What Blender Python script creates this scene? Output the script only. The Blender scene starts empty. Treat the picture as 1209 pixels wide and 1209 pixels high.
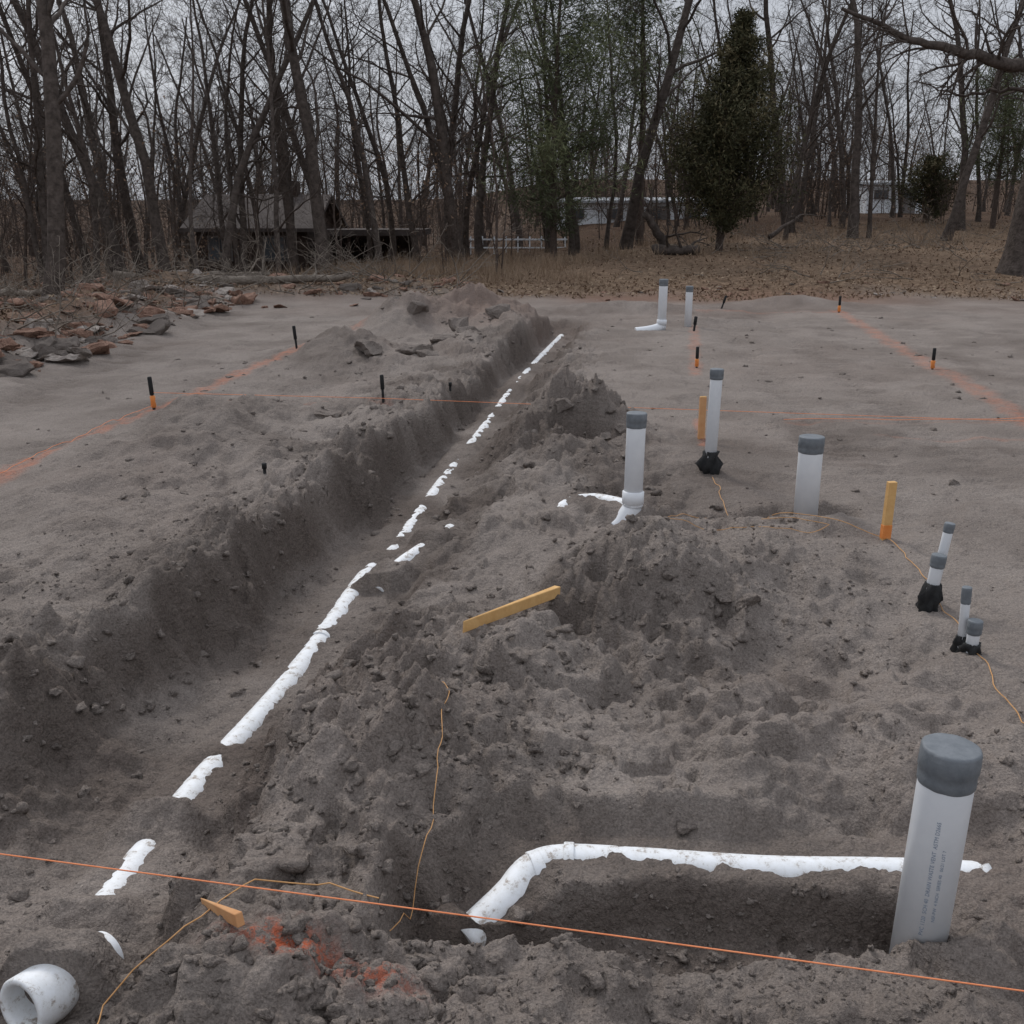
import bpy, math, random
import numpy as np
from mathutils import Vector, Matrix, noise as mn
R=math.radians
scene=bpy.context.scene
rng=np.random.default_rng(7); random.seed(7)

# ------------------------------------------------------------------ helpers
def link(o,parent=None):
    scene.collection.objects.link(o)
    if parent is not None: o.parent=parent
    return o
def empty(name,loc=(0,0,0)):
    e=bpy.data.objects.new(name,None); e.empty_display_size=.1; link(e); e.location=loc; return e
def mesh_np(name,V,F,mat=None,smooth=False,attr=None):
    V=np.asarray(V,dtype=np.float32); F=np.asarray(F,dtype=np.int32)
    me=bpy.data.meshes.new(name)
    me.vertices.add(len(V)); me.vertices.foreach_set('co',V.ravel())
    k=F.shape[1]; m=len(F)
    me.loops.add(m*k); me.loops.foreach_set('vertex_index',F.ravel())
    me.polygons.add(m)
    me.polygons.foreach_set('loop_start',np.arange(0,m*k,k,dtype=np.int32))
    me.polygons.foreach_set('use_smooth',np.full(m,smooth))
    me.update(calc_edges=True)
    if attr is not None:
        for an,(dom,arr) in attr.items():
            a=me.attributes.new(an,'FLOAT_COLOR',dom)
            a.data.foreach_set('color',np.asarray(arr,dtype=np.float32).ravel())
    if mat: me.materials.append(mat)
    return me
def sst(a,b,x):
    t=np.clip((x-a)/(b-a),0,1); return t*t*(3-2*t)

def _h(ix,iy,s):
    h=(ix.astype(np.int64)*374761393+iy.astype(np.int64)*668265263+s*1442695041)&0xFFFFFFFF
    h=((h^(h>>13))*1274126177)&0xFFFFFFFF
    h=(h^(h>>16))&0xFFFFFFFF
    return h.astype(np.float64)/4294967295.0
def vn(x,y,s=0):
    ix=np.floor(x);iy=np.floor(y);fx=x-ix;fy=y-iy
    ix=ix.astype(np.int64);iy=iy.astype(np.int64)
    ux=fx*fx*fx*(fx*(fx*6-15)+10);uy=fy*fy*fy*(fy*(fy*6-15)+10)
    a=_h(ix,iy,s);b=_h(ix+1,iy,s);c=_h(ix,iy+1,s);d=_h(ix+1,iy+1,s)
    return (a*(1-ux)+b*ux)*(1-uy)+(c*(1-ux)+d*ux)*uy*1.0-0.5
def fbm(x,y,s=0,o=3):
    r=0;a=1.0;t=0
    for i in range(o):
        xr=x*.8-y*.6; yr=x*.6+y*.8
        r=r+a*vn(xr,yr,s+i*17);t+=a;a*=.5;x=xr*2.03+3.1;y=yr*2.03-1.7
    return 2*r/t
def clodn(x,y,s=0):
    ix=np.floor(x).astype(np.int64);iy=np.floor(y).astype(np.int64)
    out=np.zeros_like(x)
    for dx in(-1,0,1):
        for dy in(-1,0,1):
            cx=ix+dx;cy=iy+dy
            px=cx+_h(cx,cy,s);py=cy+_h(cx,cy,s+5);r=.25+.5*_h(cx,cy,s+9)**2
            q=1-((x-px)**2+(y-py)**2)/(r*r)
            out=np.maximum(out,np.where(q>0,np.maximum(q,0)**.6*r,0))
    return out

# ------------------------------------------------------------------ site layout (metres)
PR=.054
MAIN=np.array([(-1.05,1.93,-.15),(-1.08,2.2,-.175),(-1.07,2.5,-.2),(-1.04,2.85,-.215),(-1.0,3.15,-.225),(-.91,3.63,-.225),(-.84,4.18,-.225),(-.76,4.95,-.225),(-.66,5.36,-.225),
 (-.53,6.5,-.225),(-.39,7.6,-.225),(-.22,8.91,-.225),(0,10.72,-.225),(.33,12.98,-.225),(.75,15.58,-.22)])
MC_Y=[1.9,2.0,2.12,2.2,2.3,2.56,2.68,2.76,3.05,3.1,3.14,3.2,4.12,4.16,4.25,5.05,5.15,5.3,5.45,5.55,5.8,6.3,6.4,7.3,7.5,7.8,8.0,9.2,9.4,9.6,10.4,10.6,12.0,12.3,12.6,15.6]
MC_C=[0.1,0.1,.0,.06,-.002,-.002,.07,-.014,-.016,.004,.004,-.016,-.013,.004,-.015,-.010,.03,-.008,.02,-.008,-.006,.002,-.010,-.008,.03,.03,-.010,-.008,.015,-.010,-.010,.012,-.014,.015,-.014,-.014]
BR1=np.array([(-.12,2.19,-.19),(-.01,2.28,-.135),(.05,2.35,-.105),(.139,2.38,-.095),(.354,2.365,-.095),(.67,2.33,-.095),(1.02,2.32,-.095),(1.26,2.31,-.1)])
BR2=np.array([(-.66,4.70,-.20),(-.573,4.83,-.12),(-.46,5.03,-.09),(-.34,5.36,-.09)])
BR3=np.array([(.24,5.38,-.05),(.31,5.63,-.025),(.48,5.70,-.01),(.68,5.50,-.0)])

def seg_info(P,x,y):
    best=np.full(x.shape,1e9);z=np.zeros_like(x);s=np.zeros_like(x);L=0
    for a,b in zip(P[:-1],P[1:]):
        dx,dy=b[0]-a[0],b[1]-a[1];l2=dx*dx+dy*dy
        t=np.clip(((x-a[0])*dx+(y-a[1])*dy)/l2,0,1)
        d=np.hypot(x-a[0]-t*dx,y-a[1]-t*dy)
        m=d<best
        best=np.where(m,d,best);z=np.where(m,a[2]+t*(b[2]-a[2]),z);s=np.where(m,L+t*math.sqrt(l2),s);L+=math.sqrt(l2)
    return best,z,s
def bump(x,y,cx,cy,rx,ry,h,p=2.0,rot=0,ryf=None):
    dx=x-cx;dy=y-cy
    if rot:
        c,s=math.cos(rot),math.sin(rot);dx,dy=dx*c+dy*s,-dx*s+dy*c
    ryy=ry if ryf is None else np.where(dy<0,ryf,ry)
    q=np.sqrt((dx/rx)**2+(dy/ryy)**2)
    return h*np.exp(-(q**p))
KX=[-60,-12,-8,-4,0,6,10,60];KV=[-.035,-.035,-.03,0,.017,.056,.06,.062]
FOOT=[(.61,2.56,.15,.08,.3),(.47,2.78,.14,.08,.6),(.84,3.05,.15,.08,.2),(.62,3.2,.15,.08,-.3),(1.1,3.4,.17,.09,.4),(1.35,2.9,.17,.09,-.2),(1.2,4.1,.18,.1,.5),
 (-1.95,4.9,.22,.13,.2),(-1.8,6.2,.25,.15,-.3),(.25,5.0,.2,.12,.2),(.0,4.55,.18,.11,.7),(1.0,4.7,.2,.1,.1),(1.55,3.9,.2,.1,.9),(1.5,2.5,.17,.1,.4),(.25,2.62,.13,.09,.1),(-2.4,5.6,.2,.14,0),(1.3,3.6,.16,.1,1.2),
 (1.0,2.75,.15,.08,-.5),(1.55,3.3,.15,.09,.3),(-1.6,5.5,.2,.12,.5),(-2.1,4.2,.2,.12,.3),(.3,5.9,.2,.12,.9),(.1,6.3,.22,.13,.2),
 (2.1,5.3,.15,.08,.3),(2.3,5.9,.15,.08,.5),(2.5,6.6,.15,.08,.2),(2.1,4.8,.15,.08,.9),(3.0,8.6,.16,.1,.4),(2.2,9.4,.16,.1,.2),(1.9,7.9,.16,.1,.6),(2.7,7.2,.16,.09,1.0),(1.9,6.3,.15,.09,.2),(2.9,6.1,.15,.09,.7),(3.4,7.8,.16,.1,.1),(2.0,10.2,.2,.12,.5),(1.6,9.0,.2,.12,.9),(-2.6,8.9,.2,.12,.3),(-1.7,9.4,.2,.13,.7)]
def terrain(x,y):
    x=np.asarray(x,float);y=np.asarray(y,float)
    k=np.interp(x,KX,KV)
    yy=np.clip(y-19,0,None);yy=30*(1-np.exp(-yy/30.0))
    z=k*yy*1.12
    z=z+5.0*sst(85,190,y)+.25*fbm(x*.06,y*.06,3,2)*sst(20,40,y)+.16*fbm(x*.35,y*.35,4,3)*sst(19,24,y)+.06*fbm(x*1.5,y*1.5,5,3)*sst(19,22,y)
    z=z-.9*sst(-8.0,-12,x)*sst(30,12,y)
    edge=-5.15+.35*fbm(x*.5,y*.5,11,2)
    z=z+.40*np.exp(-((x-edge+1.3)/1.05)**2)*sst(8,10,y)*sst(21,18,y)*(1+.7*fbm(x*.9,y*.9,12,3))+.10*fbm(x*3,y*3,14,4)*sst(-4.9,-5.6,x)*sst(22,19,y)*sst(8,9,y)
    z=z+.34*np.exp(-((y-21.5)/1.6)**2)*sst(0,-3,x)*sst(-13,-9,x)*(1+.7*fbm(x*.7,y*.7,13,3))
    wx=x+.16*fbm(x*2.5,y*2.5,21,4);wy=y+.16*fbm(x*2.5,y*2.5,31,4)
    f1=fbm(x*3,y*3,41,3)
    xp=np.interp(y,MAIN[:,1],MAIN[:,0]);d0=(x-xp)*.96
    d=d0+.10*fbm(x*3,y*3,51,3)+.06*fbm(x*9,y*9,52,3)
    dL=-d
    rL=sst(2.9,.9,dL)*.55+.40*sst(1.1,.6,dL)
    wR=np.interp(y,[0,4.5,6,9,14],[3.6,3.0,1.9,1.3,.9])
    rR=sst(1.0,.5,np.maximum(d,0)/wR)
    rough=np.where(d<0,rL,rR)*sst(17.5,14.5,y)*np.interp(y,[0,9,14,18],[1,.8,.6,0])
    ex=sst(20,17,y)
    hL=np.interp(y,[0,2.2,3.2,6.5,10,14,16],[.02,.05,.15,.14,.09,.10,0])
    g=hL*np.exp(-(np.clip(dL-.35,0,None)/.75)**2)*(d<0)*(1+.5*fbm(x*1.6,y*1.6,53,3))
    mo=bump(wx,wy,-2.25,7.1,.62,1.15,.27,1.5)
    mo+=bump(wx,wy,-1.85,11.6,.6,1.0,.32,1.5)
    mo+=bump(wx,wy,-2.9,10.0,.8,1.1,.06)
    mo+=bump(wx,wy,-1.5,14.7,.55,.9,.40,1.8)+bump(wx,wy,-.45,15.2,.75,.8,.50,1.9)+bump(wx,wy,.05,13.6,.25,1.0,.18)
    mo+=bump(wx,wy,-.6,12.6,.3,.9,.16)
    m1=bump(wx,wy,.55,7.45,.40,.50,.38,1.9,ryf=.28)+bump(wx,wy,.75,6.7,.6,.5,.08)-.20*bump(wx,wy,.60,7.14,.15,.11,1)+bump(wx,wy,.15,7.0,.25,.35,.06)
    m1+=bump(wx,wy,-.33,3.35,.36,.42,.11,2.4,.2)+bump(wx,wy,-.42,2.78,.30,.30,.14,3.2)+bump(wx,wy,-.05,3.0,.3,.45,.06)
    m1+=bump(wx,wy,.02,3.75,.3,.3,.04)
    m1+=bump(wx,wy,.46,4.15,.42,.50,.18,3.8,.1,ryf=.24)+bump(wx,wy,.98,4.2,.35,.4,.09)+bump(wx,wy,1.4,4.3,.3,.3,.04)
    rid=1-np.abs(fbm(x*5,y*5,107,4))*2
    g+=mo*(1+.35*fbm(x*4.5,y*4.5,108,3))+m1*(.95+.45*fbm(x*4.5,y*4.5,108,3))+m1*.35*(rid-.6)
    g+=-bump(wx,wy,.95,3.45,.45,.28,.10)-bump(wx,wy,.35,3.72,.25,.16,.06)-bump(wx,wy,.1,5.2,.3,.5,.05)
    g+=bump(wx,wy,1.05,4.75,.5,.2,.04)+bump(wx,wy,-.05,5.0,.4,.5,.03)
    g+=bump(wx,wy,-.62,1.72,.34,.22,.055,2.4)-bump(x,y,.3,1.75,.8,.25,.02)
    g+=bump(wx,wy,1.22,2.06,.2,.14,.07)+bump(wx,wy,1.5,2.6,.4,.3,.05)
    g+=bump(wx,wy,5.0,18.3,1.1,.4,.20)+bump(wx,wy,3.0,15.6,.7,.2,.09)+bump(wx,wy,2.0,17.6,1.5,.4,.15)
    g+=-.11*sst(.16,.05,np.abs(wy-5.42))*sst(.72,.82,wx)*sst(2.0,1.85,wx)
    g+=.05*sst(.18,.05,np.abs(wy-5.14))*sst(.7,.95,wx)*sst(2.1,1.75,wx)
    soft=np.zeros_like(x)
    for (fx,fy,a,b,r) in FOOT:
        q=bump(x+.04*f1,y+.04*f1,fx,fy,a,b,1,3.2,r);soft=np.maximum(soft,q)
        k_=1.0 if fx<1.85 else .6
        g+=k_*(-.055*q+.026*bump(x+.04*f1,y+.04*f1,fx,fy,a*1.6,b*1.7,1,3,r))
    softn=sst(.05,.32,fbm(x*1.4,y*1.4,65,3))
    soft=np.maximum(soft,.8*softn)
    rg=rough*(1-.65*soft)
    fr=sst(1.5,2.4,y)*.6+.4
    g+=rough*fr*(.078*fbm(x*1.7,y*1.7,61,2)+.068*fbm(x*4.0,y*4.0,62,3)*(1-.4*soft))+rg*.048*fbm(x*8.5,y*8.5,66,3)
    s1=fbm(x*2.1,y*2.1,67,4);s2=fbm(x*3.7,y*3.7,68,4)
    g+=rough*fr*(.050*(sst(-.05,.03,s1)-.5)+.032*sst(.06,.11,s2)-.028*sst(-.14,-.2,s2))-.01*rough
    pad=ex*(1-.6*rough)
    g+=.022*fbm(x*1.1,y*1.1,63,3)*ex+.014*fbm(x*5,y*5,64,4)*ex+.016*(sst(0,.12,fbm(x*1.3,y*1.3,69,4))-.5)*ex+.012*sst(.1,.2,fbm(x*3.1,y*3.1,70,4))*pad
    tr=np.exp(-((x+4.2+.02*y)/.22)**2)+np.exp(-((x+5.0+.02*y)/.2)**2)+.8*np.exp(-((x+3.3-.12*(y-6))/.18)**2)+.8*np.exp(-((x-3.2-.1*(y-8))/.2)**2)+.8*np.exp(-((x-2.4-.1*(y-8))/.2)**2)
    tr=tr*ex*sst(5,7,y);tread=.5+.5*np.sin(y*36+4*f1)
    g+=-.026*tr*(.5+tread)
    wl=np.interp(y,[1.5,3.3,5,8,12,16],[.36,.36,.26,.17,.11,.10]);tl=np.interp(y,[1.5,4,8,14],[.24,.23,.18,.17])
    wr=.12+.05*fbm(x*3,y*3,71,2);trr=np.interp(y,[1.5,3,5,7,15],[.26,.26,.50,.45,.40])
    sL=sst(0,1,(dL-wl)/tl);sR=sst(0,1,(d-wr)/trr)
    ins=(1-np.maximum(sL,sR))*sst(16.6,15.8,y)*sst(1.3,1.8,y)
    floor=np.interp(y,[1.5,2,2.6,3.2],[-.13,-.15,-.19,-.205])+.12*sst(.2,.42,dL)*(dL>0)*sst(7,5,y)*.5
    z1=z+g
    z1=z1*(1-ins)+(floor+.035*f1+.025*fbm(x*9,y*9,75,3))*ins
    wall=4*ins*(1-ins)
    z1+=wall*.065*fbm(x*7,y*7,76,4)
    wf=.06*fbm(x*6,y*6,81,4);yb=np.interp(x,[-.3,-.02,.12,1.2],[2.34,2.34,2.25,2.24])
    tf=sst(1.95,2.02,y+wf)*sst(0,.07,yb-(y+wf))*sst(-.33,-.22,x+wf)*sst(1.03,.97,x+wf)
    shelf=sst(1.98,2.05,y+wf)*sst(2.52,2.42,y+wf)*sst(-.2,0,x+wf)*sst(1.45,1.3,x+wf)
    z1=z1*(1-shelf)+(-.055+.02*f1)*shelf
    z1=z1*(1-tf)+(-.19+.03*f1)*tf
    am=np.clip(rg*1.0+.16*ex,0,1)*(1-.40*ins)*sst(26,18,y)
    cm=np.clip(.40+1.1*fbm(x*1.3,y*1.3,91,3),.05,1)
    pile=np.clip(bump(x,y,-.35,3.05,.55,.75,1,3)+.8*bump(x,y,.55,4.0,.5,.4,1,3)+.7*bump(x,y,-.6,1.8,.6,.35,1,3)+bump(x,y,.5,7.2,.6,.7,1,3)+.75*sst(.35,.1,np.abs(dL-wl-.15))+.45*wall,0,1)
    near=sst(17,9,y)
    amp=am*np.maximum(cm*.8,pile)
    ax=x+.04*fbm(x*14,y*14,105,3);ay=y+.04*fbm(x*14,y*14,106,3)
    z1+=amp*near*(.060*clodn(ax*7,ay*7,101)*pile+.038*clodn(ax*15,ay*15,102)+.022*clodn(ax*33,ay*33,103))
    z1+=am*near*(.032*pile+.018)*fbm(x*20,y*20,104,4)
    z1+=am*near*(.25+pile)*.020*(1-np.abs(fbm(x*9,y*9,109,3))*2)
    for P,C,r in((MAIN,None,PR),(BR1,1,.05),(BR2,2,.045),(BR3,3,.045)):
        m=(x>P[:,0].min()-.3)&(x<P[:,0].max()+.3)&(y>P[:,1].min()-.02)&(y<P[:,1].max()+.3)
        if not m.any(): continue
        xm,ym=x[m],y[m];dist,az,s=seg_info(P,xm,ym)
        if C is None: c=np.interp(ym,MC_Y,MC_C)
        elif C==1: c=np.interp(s,[0,.03,.06,.12,.4,.9,1.1,1.45],[.03,-.008,-.010,-.016,-.008,-.014,-.012,-.006])
        elif C==2: c=np.interp(s,[0,.12,.18,.36,.44,.58,.62,.75],[.05,.03,-.012,-.008,.05,.03,.004,.004])
        else: c=np.interp(s,[0,.05,.3,.5,.6,.9],[-.006,-.012,.003,-.012,-.012,.0])
        tgt=az+r+c+.018*fbm(xm*11,ym*11,111,3)+.008*fbm(xm*45,ym*45,112,2)
        w=sst(r+.13,r+.01,dist)
        z1[m]=z1[m]*(1-w)+tgt*w
    litter=np.clip(sst(18.5,21.5,y+1.2*fbm(x*.6,y*.6,121,3)),0,1)
    lb=sst(-5.2,-6.2,x+.5*fbm(x*1.2,y*1.2,122,2))
    litter=np.maximum(litter,lb*.75)
    moist_shade=np.clip(.05+rg*.20+.28*ins+.42*wall+.55*tf+.3*shelf+.22*pile*rough+.75*fbm(x*1.6,y*1.6,131,4)*rough-.30*soft+.45*bump(x,y,.5,7.1,.5,.4,1,3)+.5*bump(x,y,.60,7.10,.2,.16,1,3)+.45*bump(x,y,.45,3.9,.45,.2,1,3)+.35*sst(.05,.4,fbm(x*.7,y*.7,132,4))+.20*tr*tread+.25*sst(.05,.3,fbm(x*2.6,y*2.6,133,4))*pad,0,1)  # damp in dug soil, plus painted shade on mound faces and in the hollow
    def line(ax,ay,bx,by,w):
        P=np.array([(ax,ay,0),(bx,by,0)]);dd,_,_=seg_info(P,x,y);return sst(w*1.6,w*.3,dd+w*.7*fbm(x*5,y*5,141,3))
    paint=np.maximum.reduce([line(-3.3,5.2,-2.5,11.9,.09)*.8,line(-2.5,11.9,-2.0,16.6,.12)*.45,line(4.0,7.2,5.5,17.4,.10)*.6,line(1.9,10.5,2.69,15.2,.06)*.5,line(1.37,7.1,1.5,8.1,.035)*.7,
        line(2.22,8.08,4.6,8.02,.03)*.3,line(2.7,7.4,4.4,7.25,.03)*.35,line(-1.0,8.3,-2.9,8.45,.03)*.3,line(3.1,17.3,5.6,17.2,.05)*.4])
    redp=np.maximum(bump(x,y,-.47,1.84,.14,.04,1,2.5,-.15),.8*bump(x,y,-.28,1.80,.07,.03,1))
    red=np.clip(.9*np.exp(-((y-19.8-.3*fbm(x*.8,y*.8,152,2))/.9)**2)*sst(.5,2,x)*sst(8.5,6,x)+.6*lb*sst(22,18,y)+.5*bump(x,y,-.5,15,1.2,1,1)+.12*sst(15,19,y)+.12*fbm(x*.9,y*.9,151,3),0,1)
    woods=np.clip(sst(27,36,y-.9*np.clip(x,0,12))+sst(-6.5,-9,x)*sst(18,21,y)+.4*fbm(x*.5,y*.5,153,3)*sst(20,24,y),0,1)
    return z1,litter,moist_shade,np.maximum(paint,0),red,redp,rough,woods

# ------------------------------------------------------------------ materials
def newmat(name,rough=.9,spec=.2):
    m=bpy.data.materials.new(name);m.use_nodes=True
    b=m.node_tree.nodes['Principled BSDF'];b.inputs['Roughness'].default_value=rough
    b.inputs['Specular IOR Level'].default_value=spec
    return m,m.node_tree,b
def N(nt,t,**k):
    n=nt.nodes.new(t)
    for a,v in k.items(): setattr(n,a,v)
    return n
def noise(nt,co,scale,detail=4,rough=.6):
    n=N(nt,'ShaderNodeTexNoise');n.inputs['Scale'].default_value=scale;n.inputs['Detail'].default_value=detail;n.inputs['Roughness'].default_value=rough
    nt.links.new(co,n.inputs['Vector']);return n.outputs['Fac']
def ramp(nt,fac,stops):
    r=N(nt,'ShaderNodeValToRGB');e=r.color_ramp.elements
    while len(e)<len(stops): e.new(.5)
    for el,(p,c) in zip(e,stops): el.position=p;el.color=(c if len(c)==4 else (*c,1))
    nt.links.new(fac,r.inputs['Fac']);return r.outputs['Color']
def mix(nt,fac,a,b,mode='MIX'):
    m=N(nt,'ShaderNodeMix',data_type='RGBA',blend_type=mode)
    for sock,v in((m.inputs[0],fac),(m.inputs[6],a),(m.inputs[7],b)):
        if hasattr(v,'is_output'): nt.links.new(v,sock)
        else: sock.default_value=(v if not isinstance(v,tuple) or len(v)==4 else (*v,1))
    return m.outputs[2]
def mth(nt,op,a,b=None,clamp=False):
    m=N(nt,'ShaderNodeMath',operation=op,use_clamp=clamp)
    for i,v in enumerate((a,b)):
        if v is None: continue
        if hasattr(v,'is_output'): nt.links.new(v,m.inputs[i])
        else: m.inputs[i].default_value=v
    return m.outputs[0]
def simple(name,c1,c2,scale=8,rough=.8,bump=.0,bs=None,spec=.2,bd=.01):
    m,nt,b=newmat(name,rough,spec)
    co=N(nt,'ShaderNodeTexCoord').outputs['Object']
    f=noise(nt,co,scale,5,.65)
    nt.links.new(ramp(nt,f,[(.3,c1),(.7,c2)]),b.inputs['Base Color'])
    if bump:
        bn=N(nt,'ShaderNodeBump');bn.inputs['Strength'].default_value=bump;bn.inputs['Distance'].default_value=bd
        nt.links.new(noise(nt,co,bs or scale*3,4),bn.inputs['Height']);nt.links.new(bn.outputs[0],b.inputs['Normal'])
    return m

DRY1=(.306,.265,.236);DRY2=(.230,.196,.173);WET_SHADE1=(.176,.145,.127);WET_SHADE2=(.112,.091,.078)  # darker pair colours damp soil and the shade painted on the mounds
def dirt_nodes(nt,b,masks=True):
    co=N(nt,'ShaderNodeTexCoord').outputs['Object']
    n1=noise(nt,co,1.1,6,.6);n2=noise(nt,co,26,5,.7);n3=noise(nt,co,140,3,.7)
    dry=ramp(nt,n1,[(.32,DRY2),(.62,DRY1)]);wet_shade=ramp(nt,n2,[(.3,WET_SHADE2),(.7,WET_SHADE1)])
    if masks:
        at=N(nt,'ShaderNodeAttribute',attribute_name='mask');sep=N(nt,'ShaderNodeSeparateColor');nt.links.new(at.outputs['Color'],sep.inputs[0])
        at2=N(nt,'ShaderNodeAttribute',attribute_name='mask2');sep2=N(nt,'ShaderNodeSeparateColor');nt.links.new(at2.outputs['Color'],sep2.inputs[0])
        mo=mth(nt,'ADD',sep.outputs[1],mth(nt,'MULTIPLY',mth(nt,'SUBTRACT',n2,.5),.9),True)
        col=mix(nt,mo,dry,wet_shade)
    else: col=mix(nt,.35,dry,wet_shade)
    sp=ramp(nt,n3,[(.3,(.60,.60,.60)),(.55,(1,1,1)),(.78,(1.38,1.36,1.33))])
    col=mix(nt,1.0,col,sp,'MULTIPLY')
    v=N(nt,'ShaderNodeTexVoronoi');v.inputs['Scale'].default_value=45;nt.links.new(co,v.inputs['Vector'])
    if masks:
        redc=ramp(nt,n2,[(.3,(.14,.074,.05)),(.7,(.27,.155,.108))])
        col=mix(nt,mth(nt,'MULTIPLY',sep2.outputs[0],.75,True),col,redc)
        l1=noise(nt,co,7,8,.8);l2=noise(nt,co,.35,4,.6)
        lc=ramp(nt,l1,[(.38,(.055,.036,.025)),(.5,(.16,.105,.07)),(.6,(.26,.18,.122)),(.72,(.40,.31,.225))])
        lc=mix(nt,mth(nt,'MULTIPLY',l2,.35),lc,(.17,.145,.10))
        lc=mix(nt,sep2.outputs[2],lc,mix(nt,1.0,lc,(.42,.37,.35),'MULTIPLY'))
        lc=mix(nt,mth(nt,'MULTIPLY',sep2.outputs[0],.5,True),lc,redc)
        col=mix(nt,sep.outputs[0],col,lc)
        n4=noise(nt,co,9,5,.75)
        pf=mth(nt,'MULTIPLY',sep.outputs[2],ramp(nt,n4,[(.34,(.08,.08,.08)),(.62,(1,1,1))]),True)
        col=mix(nt,mth(nt,'MULTIPLY',pf,.7),col,(.56,.21,.12))
        n5=noise(nt,co,48,4,.75)
        pf2=mth(nt,'MULTIPLY',sep2.outputs[1],ramp(nt,n5,[(.42,(0,0,0)),(.56,(.95,.95,.95))]),True)
        col=mix(nt,pf2,col,(.50,.12,.055))
    nt.links.new(col,b.inputs['Base Color'])
    h=mth(nt,'ADD',mth(nt,'MULTIPLY',n2,1.0),mth(nt,'MULTIPLY',n3,.35))
    h=mth(nt,'SUBTRACT',h,mth(nt,'MULTIPLY',v.outputs['Distance'],.35))
    bn=N(nt,'ShaderNodeBump');bn.inputs['Strength'].default_value=1.0;bn.inputs['Distance'].default_value=.022
    nt.links.new(h,bn.inputs['Height']);nt.links.new(bn.outputs[0],b.inputs['Normal'])
M_ground,nt,b=newmat('soil',.95,.1);dirt_nodes(nt,b)
M_clod,nt,b=newmat('clod_soil',.95,.1);dirt_nodes(nt,b,False)
M_pvc=simple('white_pvc',(.68,.70,.73),(.80,.82,.84),5,.42,.0,spec=.4)
def pvc_dirty():
    m,nt,b=newmat('soiled_white_pvc',.55,.3);co=N(nt,'ShaderNodeTexCoord').outputs['Object']
    f=noise(nt,co,24,7,.78);b1=ramp(nt,f,[(.40,(.84,.86,.88)),(.54,(.76,.77,.77)),(.63,(.36,.31,.27))])
    nt.links.new(b1,b.inputs['Base Color']);return m
M_pvcd=pvc_dirty()
M_grey=simple('grey_tape',(.12,.135,.15),(.19,.205,.22),30,.55,.35,60,.35,.004)
M_black=simple('black_foam',(.012,.012,.013),(.03,.03,.03),30,.75,.6,50,.25,.006)
M_wood=simple('pine_lumber',(.56,.32,.12),(.70,.44,.19),14,.75,.2,90)
M_orange=simple('orange_paint',(.66,.21,.05),(.76,.30,.10),20,.7)
M_owood=simple('faded_orange_wood',(.52,.25,.11),(.62,.36,.18),14,.8)
M_string=simple('orange_twine',(.78,.24,.10),(.88,.33,.16),40,.8)
M_string2=simple('tan_twine',(.50,.26,.10),(.62,.36,.17),40,.85)
M_bark=simple('grey_bark',(.042,.034,.029),(.125,.102,.089),9,.95,.8,22,.1,.03)
M_bark2=simple('brown_bark',(.052,.039,.033),(.12,.092,.077),12,.95,.5,22,.1,.03)
M_log=simple('weathered_wood',(.09,.073,.06),(.28,.24,.20),9,.95,.6,30,.1,.03)
M_rock=simple('red_sandstone',(.19,.105,.075),(.42,.27,.205),2.4,.95,.9,14,.1,.05)
M_rockg=simple('pale_sandstone',(.25,.21,.185),(.44,.39,.35),3,.95,.8,16,.1,.04)
M_text=simple('pipe_print',(.20,.25,.33),(.25,.30,.38),5,.7)

# ------------------------------------------------------------------ ground sheet
def axis_pos(lo,hi,f):
    o=[lo]
    while o[-1]<hi: o.append(o[-1]+f(o[-1]))
    return np.array(o)
xs=axis_pos(0,300,lambda v:.009 if v<1.35 else (.0074*v if v<14 else .05*v))
xs=np.concatenate([-xs[:0:-1],xs])
ys=axis_pos(-8,700,lambda v:.3 if v<.6 else(.009 if v<2.1 else(.0043*v if v<24 else(.025*v if v<170 else .12*v))))
X,Y=np.meshgrid(xs,ys);nx,ny=len(xs),len(ys)
z,lit,moi_shade,pai,red,redp,rough,woods=terrain(X.ravel(),Y.ravel())
ZG=z.reshape(ny,nx)
def TZ(x,y):
    i=int(np.clip(np.searchsorted(xs,x)-1,0,nx-2));j=int(np.clip(np.searchsorted(ys,y)-1,0,ny-2))
    u=(x-xs[i])/(xs[i+1]-xs[i]);v=(y-ys[j])/(ys[j+1]-ys[j])
    return float((ZG[j,i]*(1-u)+ZG[j,i+1]*u)*(1-v)+(ZG[j+1,i]*(1-u)+ZG[j+1,i+1]*u)*v)
V=np.stack([X.ravel(),Y.ravel(),z],1)
i=np.arange(nx*ny).reshape(ny,nx)
F=np.stack([i[:-1,:-1].ravel(),i[:-1,1:].ravel(),i[1:,1:].ravel(),i[1:,:-1].ravel()],1)
one=np.ones_like(lit)
me=mesh_np('ground',V,F,M_ground,True,{'mask':('POINT',np.stack([lit,moi_shade,pai,one],1)),'mask2':('POINT',np.stack([red,redp,woods,one],1))})
link(bpy.data.objects.new('ground',me))

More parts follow.
